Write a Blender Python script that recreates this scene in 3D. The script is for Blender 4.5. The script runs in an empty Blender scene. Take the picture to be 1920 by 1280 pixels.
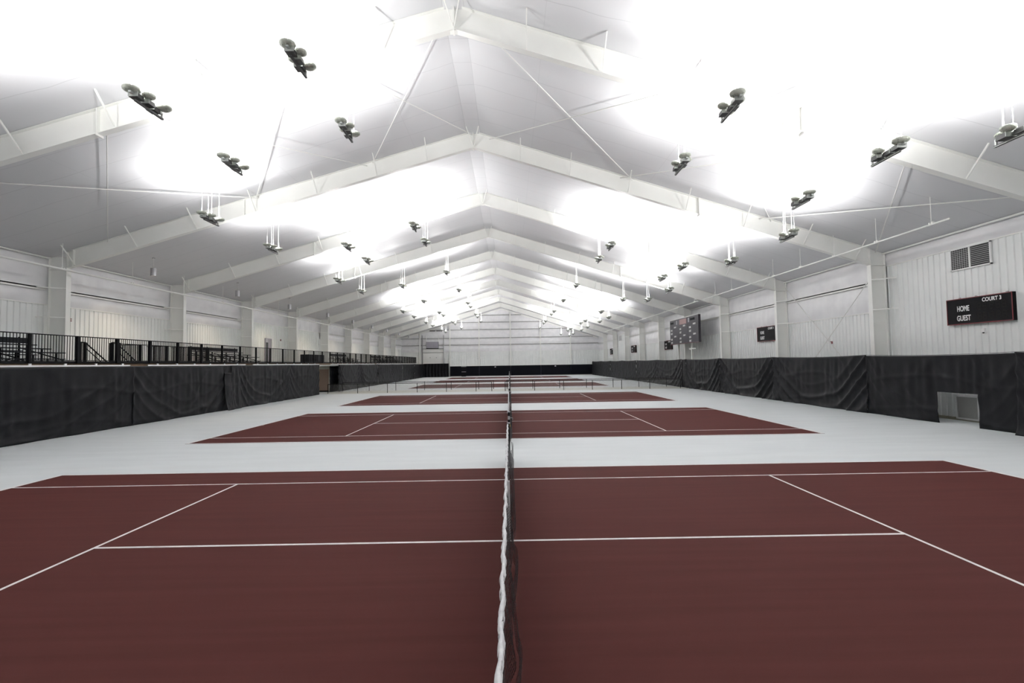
import bpy, math, random
from mathutils import Vector, Matrix
random.seed(7)
sc = bpy.context.scene
COL = sc.collection

# ------------------------------------------------------------------ camera
F, CX, CY, CZ, PI_, YA, RO = 928.18, 0.176, -7.947, 2.806, 0.04361, 0.00549, -0.01564
cyw, syw = math.cos(YA), math.sin(YA); cp, sp = math.cos(PI_), math.sin(PI_)
fw = Vector((syw*cp, cyw*cp, sp)); r0 = Vector((cyw, -syw, 0)); u0 = r0.cross(fw)
rr = math.cos(RO)*r0 + math.sin(RO)*u0; uu = -math.sin(RO)*r0 + math.cos(RO)*u0
cam_d = bpy.data.cameras.new('camera'); cam = bpy.data.objects.new('camera', cam_d); COL.objects.link(cam)
M4 = Matrix((rr, uu, -fw)).transposed().to_4x4(); M4.translation = Vector((CX, CY, CZ))
cam.matrix_world = M4
cam_d.sensor_fit = 'HORIZONTAL'; cam_d.sensor_width = 36; cam_d.lens = F/1920*36; cam_d.clip_end = 300; cam_d.clip_start = 0.05
sc.camera = cam

# ------------------------------------------------------------------ world, exposure
w = bpy.data.worlds.new('world'); sc.world = w; w.use_nodes = True
w.node_tree.nodes['Background'].inputs[0].default_value = (0.6, 0.62, 0.65, 1)
w.node_tree.nodes['Background'].inputs[1].default_value = 0.05
sc.view_settings.view_transform = 'Standard'; sc.view_settings.look = 'None'
sc.view_settings.gamma = 1; sc.view_settings.exposure = 0.0; sc.view_settings.use_curve_mapping = False
sc.cycles.use_denoising = True
sc.cycles.max_bounces = 10; sc.cycles.diffuse_bounces = 7; sc.cycles.glossy_bounces = 3
sc.cycles.transparent_max_bounces = 24
sc.cycles.sample_clamp_indirect = 8
sc.cycles.caustics_reflective = False; sc.cycles.caustics_refractive = False
UP_W = 290.0           # watts thrown upwards by each hanging uplight
FILL_W = 110.0        # watts of the point lamp added per uplight to brighten walls and floor
DOWN_W = 55.0          # watts of each gallery downlight

# ------------------------------------------------------------------ dimensions
RX = -1.55                                  # ridge line
SL, SR = 0.288, 0.316                       # roof slopes
def zb(x): return 14.13 - (SL*(RX-x) if x < RX else SR*(x-RX))      # rafter underside
def zc(x): return zb(x) + 0.90                                      # ceiling
def RY(n): return 8.455 + 9.1945*(n-1)                               # frame positions
XR, XL = 19.95, -23.75
YN, YF = -11.0, 101.5
CR_X, CL_X = 18.3, -18.55                   # curtain planes
DECK = 3.12

# ------------------------------------------------------------------ helpers
def tag(o, label=None, cat=None, group=None, kind=None):
    if label: o['label'] = label
    if cat: o['category'] = cat
    if group: o['group'] = group
    if kind: o['kind'] = kind
    return o
def empty(name, loc=(0,0,0), rz=0):
    o = bpy.data.objects.new(name, None); COL.objects.link(o); o.location = loc; o.rotation_euler[2] = rz
    o.empty_display_size = 0.2
    return o
class MB:
    def __init__(s): s.v = []; s.f = []
    def add(s, vs, fs):
        b = len(s.v); s.v += [tuple(v) for v in vs]; s.f += [tuple(b+i for i in f) for f in fs]; return s
    def box(s, x0, x1, y0, y1, z0, z1):
        vs = [(x,y,z) for x in (x0,x1) for y in (y0,y1) for z in (z0,z1)]
        return s.add(vs, [(0,1,3,2),(4,6,7,5),(0,4,5,1),(2,3,7,6),(0,2,6,4),(1,5,7,3)])
    def tube(s, p, q, r, n=8, r2=None, caps=True):
        p, q = Vector(p), Vector(q); d = (q-p)
        if d.length < 1e-6: return s
        d.normalize(); a = d.orthogonal().normalized(); b = d.cross(a); r2 = r if r2 is None else r2
        vs = []
        for c, R in ((p, r), (q, r2)):
            for i in range(n):
                t = 2*math.pi*i/n; vs.append(c + a*math.cos(t)*R + b*math.sin(t)*R)
        fs = [(i, (i+1) % n, n+(i+1) % n, n+i) for i in range(n)]
        if caps: fs += [tuple(range(n-1, -1, -1)), tuple(range(n, 2*n))]
        return s.add(vs, fs)
    def path(s, pts, r, n=8):
        for a, b in zip(pts, pts[1:]): s.tube(a, b, r, n)
        return s
    def bar(s, p, q, wx, wy, up=(0,0,1)):
        p, q = Vector(p), Vector(q); d = (q-p).normalized(); a = d.cross(Vector(up))
        if a.length < 1e-4: a = d.cross(Vector((1,0,0)))
        a.normalize(); b = a.cross(d)
        vs = [c + a*i*wx/2 + b*j*wy/2 for c in (p, q) for i, j in ((-1,-1),(1,-1),(1,1),(-1,1))]
        return s.add(vs, [(0,3,2,1),(4,5,6,7),(0,1,5,4),(1,2,6,5),(2,3,7,6),(3,0,4,7)])
    def prism(s, poly, axis, a, b):
        """poly in the plane across AXIS (y: (x,z); x: (y,z); z: (x,y)), from a to b."""
        n = len(poly)
        def P(p, t): return {'y': (p[0], t, p[1]), 'x': (t, p[0], p[1]), 'z': (p[0], p[1], t)}[axis]
        vs = [P(p, a) for p in poly] + [P(p, b) for p in poly]
        return s.add(vs, [tuple(range(n)), tuple(range(2*n-1, n-1, -1))] + [(i, n+i, n+(i+1) % n, (i+1) % n) for i in range(n)])
    def lathe(s, c, prof, n=20):
        c = Vector(c); vs = []
        for R, z in prof:
            for i in range(n):
                t = 2*math.pi*i/n; vs.append(c + Vector((R*math.cos(t), R*math.sin(t), z)))
        fs = []
        for k in range(len(prof)-1):
            for i in range(n): fs.append((k*n+i, k*n+(i+1) % n, (k+1)*n+(i+1) % n, (k+1)*n+i))
        return s.add(vs, fs)
    def grid(s, fn, nu, nv, skip=None):
        vs = [fn(i/nu, j/nv) for j in range(nv+1) for i in range(nu+1)]
        fs = [(j*(nu+1)+i, j*(nu+1)+i+1, (j+1)*(nu+1)+i+1, (j+1)*(nu+1)+i) for j in range(nv) for i in range(nu) if not (skip and skip((i+.5)/nu, (j+.5)/nv))]
        return s.add(vs, fs)
    def build(s, name, mat, parent=None, smooth=False, loc=None, kind=None):
        me = bpy.data.meshes.new(name); me.from_pydata(s.v, [], s.f); me.update()
        if mat: me.materials.append(mat)
        if smooth: me.polygons.foreach_set('use_smooth', [True]*len(me.polygons))
        o = bpy.data.objects.new(name, me); COL.objects.link(o)
        if parent: o.parent = parent
        if loc: o.location = loc
        if kind: o['kind'] = kind
        return o
def share(src, parent, loc=(0,0,0), name=None):
    o = src.copy(); COL.objects.link(o); o.parent = parent; o.location = loc
    return o
def copy_tree(o, parent=None):
    c = o.copy(); COL.objects.link(c); c.parent = parent
    for ch in list(o.children): copy_tree(ch, c)
    return c

# ------------------------------------------------------------------ materials
def mat(name, col, rough=0.6, metal=0.0, spec=0.5, emit=None, est=1.0, ior=1.5):
    m = bpy.data.materials.new(name); m.use_nodes = True
    b = m.node_tree.nodes['Principled BSDF']
    b.inputs['Base Color'].default_value = (*col, 1); b.inputs['Roughness'].default_value = rough
    b.inputs['Metallic'].default_value = metal; b.inputs['Specular IOR Level'].default_value = spec
    b.inputs['IOR'].default_value = ior
    if emit: b.inputs['Emission Color'].default_value = (*emit, 1); b.inputs['Emission Strength'].default_value = est
    return m
def noisy(m, c1, c2, scale=(1,1,1), nscale=4.0, lo=0.35, hi=0.65, bump=0.0, bscale=None, detail=4):
    nt = m.node_tree; N = nt.nodes; L = nt.links; b = N['Principled BSDF']
    tc = N.new('ShaderNodeTexCoord'); mp = N.new('ShaderNodeMapping'); mp.inputs['Scale'].default_value = scale
    L.new(tc.outputs['Object'], mp.inputs[0])
    nz = N.new('ShaderNodeTexNoise'); nz.inputs['Scale'].default_value = nscale; nz.inputs['Detail'].default_value = detail
    L.new(mp.outputs[0], nz.inputs['Vector'])
    cr = N.new('ShaderNodeValToRGB'); cr.color_ramp.elements[0].position = lo; cr.color_ramp.elements[1].position = hi
    cr.color_ramp.elements[0].color = (*c1, 1); cr.color_ramp.elements[1].color = (*c2, 1)
    L.new(nz.outputs['Fac'], cr.inputs[0]); L.new(cr.outputs[0], b.inputs['Base Color'])
    if bump:
        bp = N.new('ShaderNodeBump'); bp.inputs['Strength'].default_value = bump; bp.inputs['Distance'].default_value = 0.05 if bump > .6 else 0.02
        n2 = N.new('ShaderNodeTexNoise'); n2.inputs['Scale'].default_value = bscale or nscale; n2.inputs['Detail'].default_value = 5
        L.new(mp.outputs[0], n2.inputs['Vector']); L.new(n2.outputs['Fac'], bp.inputs['Height']); L.new(bp.outputs[0], b.inputs['Normal'])
    return m
m_floor = noisy(mat('grey_acrylic', (.5,.5,.5), .6, ior=1.3), (.68,.71,.715), (.73,.76,.765), (.25,1.2,1), 1.6, .3, .7)
m_walk = noisy(mat('beige_concrete', (.5,.5,.45), .6, spec=.3), (.55,.55,.50), (.62,.62,.57), (.4,1,1), 1.2)
m_court = noisy(mat('maroon_acrylic', (.06,.02,.02), .75, ior=1.12), (.062,.0195,.0175), (.073,.0235,.021), (.12,2.4,1), 2.2, .3, .7)
m_line = noisy(mat('white_line_paint', (.8,.79,.78), .55), (.74,.73,.72), (.84,.83,.82), (1,1,1), 9)
m_steel = noisy(mat('white_painted_steel', (.76,.77,.74), .45), (.80,.805,.775), (.84,.845,.82), (1,1,1), .7)
m_panel = noisy(mat('pale_ribbed_sheet', (.72,.74,.73), .45, spec=.4), (.77,.79,.78), (.82,.835,.825), (1,1,1), .8)
m_insul = noisy(mat('white_vinyl_insulation', (.72,.72,.74), .4), (.76,.76,.78), (.84,.84,.85), (1,.6,1), 1.4, .3, .7, .5, 2.4)
m_blackcloth = noisy(mat('black_vinyl_curtain', (.01,.01,.01), .48, ior=1.2), (.006,.0063,.0075), (.0095,.010,.0115), (1,1,.7), 1.3, bump=.5, bscale=2.4)
m_pad = mat('black_wall_pad', (.006,.0065,.009), .7, ior=1.1)
m_black = mat('black_powder_coat', (.006,.006,.007), .5, ior=1.15)
m_plank = mat('dark_bench_plank', (.010,.0105,.014), .5, ior=1.2)
m_board = noisy(mat('scoreboard_face', (.01,.01,.01), .5, ior=1.15), (.007,.007,.008), (.010,.010,.011))
m_boardgrey = mat('scoreboard_grey_face', (.045,.042,.05), .5, ior=1.2)
m_digit = mat('unlit_digit', (.018,.017,.014), .5, ior=1.15)
m_red = mat('red_board_frame', (.16,.012,.016), .4)
m_red2 = mat('dull_red_panel', (.22,.09,.09), .5)
m_white = mat('white_lettering', (.82,.82,.82), .5)
m_fix = noisy(mat('olive_grey_cast_metal', (.4,.42,.37), .45, .2), (.34,.36,.31), (.46,.48,.42), (1,1,1), 8)
m_fixd = mat('dark_ballast_metal', (.05,.05,.05), .45, .4)
m_fixl = mat('pale_ballast_metal', (.42,.44,.42), .4, .5)
m_lamp = mat('lit_lamp', (1,1,1), .3, emit=(1,.98,.95), est=30)
m_base = mat('olive_base_strip', (.30,.29,.22), .6)
m_girt = mat('shade_grey_girt', (.40,.40,.39), .5)  # far girts darkened in colour to stand for the shade line under each
m_rod = mat('white_rod', (.7,.7,.68), .5)
m_grey = mat('grey_galvanised', (.35,.35,.36), .4, .5)
m_dark = mat('dark_recess', (.02,.02,.02), .7)
m_wood = mat('brown_deck_edge', (.22,.14,.08), .6)
m_door = mat('tan_door', (.42,.30,.23), .5)
m_cream = mat('cream_plaster', (.75,.74,.66), .6)
m_lilac = mat('lilac_grey_jamb', (.30,.29,.33), .5)
m_glass = mat('dark_door_glass', (.03,.04,.035), .1)
m_warm = mat('warm_lamp', (1,.8,.5), .3, emit=(1,.78,.45), est=6)
m_alu = mat('brushed_aluminium', (.5,.5,.52), .35, .8)
m_brass = mat('brass_crank', (.7,.5,.1), .3, .8)
m_redalarm = mat('red_alarm', (.16,.015,.02), .4)
m_tape = noisy(mat('white_net_tape', (.75,.75,.76), .7), (.66,.66,.68), (.8,.8,.81), (1,1,1), 12, bump=.5, bscale=20)
m_deck = mat('grey_deck', (.35,.35,.34), .6)
m_redlight = mat('red_bag', (.5,.05,.04), .4)

def pattern_ceiling():
    m = mat('white_roof_liner', (.74,.745,.76), .55, spec=.4)
    nt = m.node_tree; N = nt.nodes; L = nt.links; b = N['Principled BSDF']
    tc = N.new('ShaderNodeTexCoord'); sx = N.new('ShaderNodeSeparateXYZ'); L.new(tc.outputs['Object'], sx.inputs[0])
    def ma(op, a, bv=None, c=None):
        n = N.new('ShaderNodeMath'); n.operation = op
        for i, q in enumerate((a, bv, c)):
            if q is None: continue
            if isinstance(q, (int, float)): n.inputs[i].default_value = q
            else: L.new(q, n.inputs[i])
        return n.outputs[0]
    nz = N.new('ShaderNodeTexNoise'); nz.inputs['Scale'].default_value = .35; L.new(tc.outputs['Object'], nz.inputs['Vector'])
    off = ma('MULTIPLY', ma('SUBTRACT', nz.outputs['Fac'], .5), .5)
    yy = ma('ADD', ma('ADD', sx.outputs[1], off), 200-8.455)
    fr = ma('ABSOLUTE', ma('SUBTRACT', ma('FRACT', ma('DIVIDE', yy, 9.1945/6)), .5))
    seam = ma('LESS_THAN', fr, .010)
    xx = ma('ABSOLUTE', ma('SUBTRACT', sx.outputs[0], RX)); 
    s2 = ma('LESS_THAN', ma('ABSOLUTE', ma('SUBTRACT', xx, .36)), .012)
    s3 = ma('MULTIPLY', ma('LESS_THAN', ma('ABSOLUTE', ma('SUBTRACT', ma('FRACT', ma('DIVIDE', xx, 6.1)), .5)), .0016), .6)
    tot = ma('MAXIMUM', ma('MAXIMUM', seam, s2), s3)
    mx = N.new('ShaderNodeMix'); mx.data_type = 'RGBA'
    mx.inputs['A'].default_value = (.625,.63,.65,1); mx.inputs['B'].default_value = (.53,.535,.555,1)
    L.new(tot, mx.inputs['Factor']); L.new(mx.outputs['Result'], b.inputs['Base Color'])
    bp = N.new('ShaderNodeBump'); bp.inputs['Strength'].default_value = .25; bp.inputs['Distance'].default_value = .05
    n2 = N.new('ShaderNodeTexNoise'); n2.inputs['Scale'].default_value = .8; L.new(tc.outputs['Object'], n2.inputs['Vector'])
    L.new(n2.outputs['Fac'], bp.inputs['Height']); L.new(bp.outputs[0], b.inputs['Normal'])
    return m
m_ceil = pattern_ceiling()

def mesh_mat(name, col, pitch, wire, ax1, ax2, diamond=False, ca=None):
    """woven net: opaque threads, open between them"""
    m = mat(name, col, .6); nt = m.node_tree; N = nt.nodes; L = nt.links; b = N['Principled BSDF']
    tc = N.new('ShaderNodeTexCoord'); sx = N.new('ShaderNodeSeparateXYZ'); L.new(tc.outputs['Object'], sx.inputs[0])
    def ma(op, a, bv=None):
        n = N.new('ShaderNodeMath'); n.operation = op
        for i, q in enumerate((a, bv)):
            if q is None: continue
            if isinstance(q, (int, float)): n.inputs[i].default_value = q
            else: L.new(q, n.inputs[i])
        return n.outputs[0]
    a, c = sx.outputs[ax1], sx.outputs[ax2]
    if diamond: a, c = ma('ADD', a, c), ma('SUBTRACT', a, c)
    k = [ma('LESS_THAN', ma('FRACT', ma('ADD', ma('DIVIDE', q, pitch), 500)), wire) for q in (a, c)]
    L.new(ma('MAXIMUM', *k), b.inputs['Alpha'])
    return m
m_net = mesh_mat('black_court_netting', (.012,.012,.014), .045, .30, 1, 2)
m_fence = mesh_mat('thin_barrier_netting', (.16,.16,.15), .05, .05, 0, 2, True)
m_grille = mesh_mat('white_wire_guard', (.7,.7,.68), .035, .22, 1, 2, True)

# ------------------------------------------------------------------ the setting
o = MB().box(XL, XR, YN, YF, -.2, 0).build('floor', m_floor, kind='structure')
o = MB().box(-18.9, 18.2, 41.75, 46.75, 0, .006).build('walkway', m_walk, kind='structure')

COURT_Y = [0, 16.074, 32.252, 55.548, 71.962, 89.219]
ORD = ['first', 'second', 'third', 'fourth', 'fifth', 'sixth', 'seventh', 'eighth', 'ninth', 'tenth', 'eleventh', 'twelfth']
for i, c in enumerate(COURT_Y):
    r = MB().box(-11.885, 11.885, -5.485, 5.485, 0, .006).build('tennis_court', m_court, loc=(0, c, 0))
    tag(r, f'maroon tennis court with white lines, {ORD[i]} in depth from the camera', None, 'maroon courts', 'structure')
    z0, z1, lw = .006, .009, .05
    def line(nm, x0, x1, y0, y1): MB().box(x0, x1, y0, y1, z0, z1).build(nm, m_line, r)
    for s in (-1, 1):
        a, b_ = sorted((s*11.885, s*(11.885-.10))); line('baseline', a, b_, -5.485, 5.485)
        a, b_ = sorted((s*6.425, s*6.375)); line('service_line', a, b_, -4.09, 4.09)
        a, b_ = sorted((s*5.485, s*5.435)); line('doubles_sideline', -11.785, 11.785, a, b_)
        a, b_ = sorted((s*4.14, s*4.09)); line('singles_sideline', -11.785, 11.785, a, b_)
        a, b_ = sorted((s*11.785, s*11.685)); line('centre_mark', a, b_, -.025, .025)
    line('centre_service_line', -6.375, 6.375, -.03, .03)

# ceiling: fabric liner under the purlins, one continuous surface
xs = [XL, -20.5, -17.5, -14.5, -11.5, -8.5, -5.5, -3.2, RX-.36, RX+.36, 1, 3.5, 6.5, 9.5, 12.5, 15.5, 18.2, XR]
ys = []
y = YN
while y < YF: ys.append(y); y += 9.1945/12
ys.append(YF)
cv = []
for yy in ys:
    ph = ((yy-8.455) % (9.1945/6))/(9.1945/6)
    sag = -.012*math.sin(math.pi*ph)
    for x in xs: cv.append((x, yy, (zc(x) if abs(x-RX) > .4 else zc(RX-.36)-.02) + sag))
nx = len(xs)
mb = MB(); mb.add(cv, [(j*nx+i, j*nx+i+1, (j+1)*nx+i+1, (j+1)*nx+i) for j in range(len(ys)-1) for i in range(nx-1)])
mb.build('ceiling', m_ceil, kind='structure')
o = MB().prism([(XL, zc(XL)+.06), (RX, zc(RX)+.06), (XR, zc(XR)+.06), (XR, zc(XR)+.25), (RX, zc(RX)+.25), (XL, zc(XL)+.25)], 'y', YN, YF).build('roof_deck', m_steel, kind='structure')

def ribbed(x, y0, y1, z0, z1, sgn, pitch=.305, hole=None):
    """ribbed steel sheet in the plane x; ribs stand out towards sgn"""
    mb = MB(); prof = []; y = y0
    while y < y1-1e-3:
        for dy, h in ((0, 0), (pitch*.62, 0), (pitch*.69, .045), (pitch*.87, .045), (pitch*.94, 0)):
            if y+dy < y1: prof.append((y+dy, h))
        y += pitch
    prof.append((y1, 0))
    def strip(za, zb_, pf):
        n = len(pf)
        mb.add([(x+sgn*h, yy, z) for z in (za, zb_) for yy, h in pf], [(i, i+1, n+i+1, n+i) for i in range(n-1)])
    strip(z0, z1, prof)
    return mb
def ribbed_y(y, x0, x1, z0, z1, pitch=.305):
    mb = MB(); prof = []; x = x0
    while x < x1-1e-3:
        for dx, h in ((0, 0), (pitch*.62, 0), (pitch*.69, .045), (pitch*.87, .045), (pitch*.94, 0)):
            if x+dx < x1: prof.append((x+dx, h))
        x += pitch
    prof.append((x1, 0)); n = len(prof)
    zt = z1 if callable(z1) else (lambda q: z1)
    mb.add([(xx, y-h, z0) for xx, h in prof] + [(xx, y-h, zt(xx)) for xx, h in prof], [(i, i+1, n+i+1, n+i) for i in range(n-1)])
    return mb
def quilt(x, y0, y1, z0, z1, sgn, levels):
    """vinyl faced insulation, bulging between the girts"""
    nu, nv = max(8, int((y1-y0)/.2)), 18
    s0 = random.random()*50
    def fn(u, v):
        y = y0+(y1-y0)*u; z = z0+(z1-z0)*v
        bulge = .05
        for a, b in zip(levels, levels[1:]):
            if a <= z <= b: bulge = .03+.10*math.sin(math.pi*(z-a)/(b-a))
        puck = .018*math.sin(y*4.1+s0)*math.sin(z*3+s0) + .012*math.sin(y*9.3+2*s0+z)
        tab = -.02 if abs(((y-y0) % 1.52)-.76) > .72 else 0
        return (x+sgn*(bulge+puck+tab), y, z)
    return MB().grid(fn, nu, nv)

# side walls, bay by bay
wr = MB().box(XR+.05, XR+.2, YN, YF, 0, zc(XR)+.3).build('wall_right', m_steel, kind='structure')
wl = MB().box(XL-.2, XL-.05, YN, YF, 0, zc(XL)+.3).build('wall_left', m_steel, kind='structure')
bays = [(YN, RY(0)), *[(RY(n), RY(n+1)) for n in range(0, 10)], (RY(10), YF)]
for bi, (a, b) in enumerate(bays):
    n = bi-1                                    # bay between frame n and n+1
    top = 7.54 if n in (0, 1, 8) else 5.25
    ribbed(XR, a, b, 0, top, -1).build('ribbed_panel', m_panel, wr)
    zt = zc(XR)
    if top < 6: quilt(XR-.01, a, b, top, zt, -1, [top, 6.8, zt]).build('insulation_blanket', m_insul, wr, True)
    else: quilt(XR-.01, a, b, top, zt, -1, [top, zt]).build('insulation_blanket', m_insul, wr, True)
    MB().box(XR-.06, XR, a, b, top-.03, top+.02).build('panel_cap', m_steel, wr)
    if top < 6: MB().box(XR-.22, XR-.05, a+.25, b-.25, 6.78, 6.84).box(XR-.22, XR-.205, a+.25, b-.25, 6.70, 6.84).build('wall_girt', m_steel, wr)
    top = 6.98 if n in (4, 5) else 6.2
    ribbed(XL, a, b, 0, top, 1).build('ribbed_panel', m_panel, wl)
    zt = zc(XL)
    quilt(XL+.01, a, b, top, zt, 1, [top, 7.0, zt] if top < 6.5 else [top, zt]).build('insulation_blanket', m_insul, wl, True)
    MB().box(XL, XL+.06, a, b, top-.03, top+.02).build('panel_cap', m_steel, wl)
    if top < 6.5: MB().box(XL+.05, XL+.22, a+.25, b-.25, 6.98, 7.04).box(XL+.205, XL+.22, a+.25, b-.25, 6.90, 7.04).build('wall_girt', m_steel, wl)
    MB().tube((XR-.22, a, zc(XR-.2)-.10), (XR-.22, b, zc(XR-.2)-.10), .045).build('eave_pipe', m_steel, wr)
    MB().tube((XL+.22, a, zc(XL+.2)-.10), (XL+.22, b, zc(XL+.2)-.10), .045).build('eave_pipe', m_steel, wl)

def gable(y, d):
    return MB().prism([(XL, 0), (XR, 0), (XR, zc(XR)+.06), (RX, zc(RX)+.06), (XL, zc(XL)+.06)], 'y', y, y+d)
wf = gable(YF+.05, .2).build('wall_far', m_steel, kind='structure')
wn = gable(YN-.2, .2).build('wall_near', m_steel, kind='structure')
MB().box(XR-.10, XR, YN, YF, 0, .12).build('baseboard_right', m_base, kind='structure')
posts = [-19.5, -12.92, -6.5, .42, 7.03, 13.65]
edges = [XL+.02]+posts+[XR-.02]
girt_z = [7.0, 8.5, 10.35, 11.95, 13.5]
for a, b in zip(edges, edges[1:]):
    ribbed_y(YF, a, b, 0, 5.46).build('ribbed_panel', m_panel, wf)
    def fn(u, v, a=a, b=b):
        x = a+(b-a)*u; zt = zc(x)-.02; z = 5.46+(zt-5.46)*v
        lv = [5.46]+[g for g in girt_z if g < zt-.2]+[zt]; bulge = .05
        for p, q in zip(lv, lv[1:]):
            if p <= z <= q: bulge = .03+.07*math.sin(math.pi*(z-p)/(q-p))
        return (x, YF-bulge-.008*math.sin(x*7+z), z)
    MB().grid(fn, 24, 40).build('insulation_blanket', m_insul, wf, True)
    MB().box(a, b, YF-.06, YF, 5.44, 5.49).build('panel_cap', m_steel, wf)
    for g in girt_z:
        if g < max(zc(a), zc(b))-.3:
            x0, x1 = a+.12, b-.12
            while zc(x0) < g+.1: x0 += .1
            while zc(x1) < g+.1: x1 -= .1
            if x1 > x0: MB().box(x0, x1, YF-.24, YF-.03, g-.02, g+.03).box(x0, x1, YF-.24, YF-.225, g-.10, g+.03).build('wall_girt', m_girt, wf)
for x in posts:
    zt = zc(x)-.05
    MB().box(x-.14, x+.14, YF-.42, YF-.40, 0, zt).box(x-.01, x+.01, YF-.40, YF-.18, 0, zt).box(x-.14, x+.14, YF-.18, YF-.16, 0, zt).build('wind_post', m_steel, wf)
for x in posts[1:]:
    for s in (-1, 1):
        MB().bar((x+s*.1, YF-.4, 3.9), (x+s*.55, YF-.05, 3.9), .05, .05).build('post_strut', m_steel, wf)
MB().tube((-11.4, YF-.3, 5.4), (-8.9, YF-.3, 2.5), .02).build('brace_rod', m_steel, wf)
MB().tube((-7.3, YF-.3, 5.4), (-9.9, YF-.3, 2.5), .02).build('brace_rod', m_steel, wf)
MB().prism([(XL, zc(XL)-.35), (RX, zc(RX)-.35), (XR, zc(XR)-.35), (XR, zc(XR)-.02), (RX, zc(RX)-.02), (XL, zc(XL)-.02)], 'y', YF-.18, YF-.12).build('end_rafter', m_steel, wf)
# padded black dado with a white cap on the far wall
pad_e = [-12.9, -6.5, .42, 7.03, 13.65, 18.9]
for a, b in zip(pad_e, pad_e[1:]):
    MB().box(a+.01, b-.01, YF-.75, YF-.60, .12, 2.30).build('wall_pad', m_pad, wf)
MB().box(-13.0, 18.9, YF-.80, YF-.15, 2.30, 2.42).build('pad_cap', m_steel, wf)
MB().box(-13.0, 18.9, YF-.72, YF-.60, 0, .12).build('kick_board', m_walk, wf)
MB().box(-12.9, -12.86, YF-.75, YF-.1, 0, 2.30).build('pad_return', m_pad, wf)

# ------------------------------------------------------------------ portal frames
RXS = [.90, 3.47, 6.5, 9.5, 12.5, 15.6, 18.25]
LXS = [-3.97, -6.6, -9.72, -12.9, -15.95, -19.03, -22.2]
def seg_flange(mb, x0, z0, x1, z1, w_, t):
    mb.bar((x0, 0, z0), (x1, 0, z1), w_, t, (0, 0, 1))
def rafter(x0, x1):
    mb = MB(); n = 1
    a, b = sorted((x0, x1))
    mb.prism([(a, zb(a)), (b, zb(b)), (b, zc(b)-.03), (a, zc(a)-.03)], 'y', -.008, .008)
    seg_flange(mb, a, zb(a)+.008, b, zb(b)+.008, .26, .02); seg_flange(mb, a, zc(a)-.03, b, zc(b)-.03, .26, .02)
    return mb
def frame_proto():
    r = empty('portal_frame', (0, RY(1), 0))
    rafter(-22.6, RX).build('rafter', m_steel, r); rafter(RX, 19.04).build('rafter', m_steel, r)
    for xi, xo, zt, zk in ((-22.61, -23.52, zc(-23.5), 8.0), (19.04, 19.80, zc(19.8), 7.6)):
        a, b = sorted((xi, xo)); mb = MB()
        mb.prism([(a, 0), (b, 0), (b, min(zt, zc(b))-.04), (a, zc(a)-.04)], 'y', -.008, .008)
        for x in (a, b): mb.box(x-.01, x+.01, -.14, .14, 0, zc(x)-.06)
        mb.build('column', m_steel, r)
        s = 1 if xi > 0 else -1
        MB().box(a, b, -.13, .13, zk-.01, zk+.015).build('stiffener_plate', m_steel, r)
        MB().box(a-.05, b+.05, -.16, .16, 0, .03).build('base_plate', m_grey, r)
        for z in (5.28, 6.84) if s > 0 else (5.5, 7.0):
            MB().bar((xi, -.12, z), (s*(abs(xo)+.05), -.75, z), .06, .05).build('column_strut', m_steel, r)
    for x in (-13.5, 10.2):
        MB().box(x-.02, x+.02, -.15, .15, zb(x)-.07, zc(x)-.04).build('splice_plate', m_steel, r)
    MB().box(-22.33, -22.29, -.14, .14, zb(-22.3)-.02, zc(-22.3)-.04).build('splice_plate', m_steel, r)
    MB().box(RX-.03, RX+.03, -.15, .15, zb(RX)-.06, zc(RX)-.05).box(RX-.13, RX+.13, -.1, .1, zb(RX)-.05, zb(RX)-.02).build('ridge_plate', m_steel, r)
    for x in RXS+LXS:
        for s in (-1, 1):
            MB().bar((x, s*.10, zb(x)+.03), (x, s*.95, zc(x)-.02), .055, .035, (1, 0, 0)).build('flange_brace', m_steel, r)
    for dx in (-.32, .32):
        MB().bar((RX, -.08, zb(RX)+.02), (RX+dx, -.85, zc(RX)-.12), .05, .035, (1, 0, 0)).build('flange_brace', m_steel, r)
    return r
fr0 = frame_proto()
for n in range(1, 11):
    r = fr0 if n == 1 else copy_tree(fr0)
    r.location = (0, RY(n), 0)
    tag(r, f'white steel portal frame of rafters and columns, {ORD[n-1]} from the camera', 'steel frame', 'portal frames carrying the roof')

# roof and wall bracing rods in the second bay
def rod(p, q, label, r_=.022, name='brace_rod'):
    o = MB().tube(p, q, r_, 6).build(name, m_rod); tag(o, label, 'steel rod', 'bracing rods'); return o
def roofrod(xa, xb, label, dz=.17):
    rod((xa, RY(1)+.16, zc(xa)-dz), (xb, RY(2)-.16, zc(xb)-dz), label, .022)
nm = ['beside the ridge', 'midway', 'nearest the wall']
for k, (a, b) in enumerate(((-1.9, -6.8), (-7.0, -12.85), (-13.4, -20.5))):
    roofrod(a, b, f'white roof rod falling away from the camera on the left slope {nm[k]}')
for k, (a, b) in enumerate(((-6.35, -1.6), (-12.9, -7.1), (-20.3, -12.75))):
    roofrod(a, b, f'white roof rod rising away from the camera on the left slope {nm[k]}', .235)
for k, (a, b) in enumerate(((-.85, 6.75), (7.15, 13.9), (14.0, 19.3))):
    roofrod(a, b, f'white roof rod falling away from the camera on the right slope {nm[k]}')
for k, (a, b) in enumerate(((6.6, -.7), (12.9, 6.1), (19.0, 13.3))):
    roofrod(a, b, f'white roof rod rising away from the camera on the right slope {nm[k]}', .235)
rod((19.55, RY(2)+.2, 7.4), (19.55, RY(3)-.2, .1), 'white wall rod sloping down away from the camera above the right curtain')
rod((19.66, RY(2)+.2, .1), (19.66, RY(3)-.2, 7.8), 'white wall rod sloping up away from the camera above the right curtain')

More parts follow.
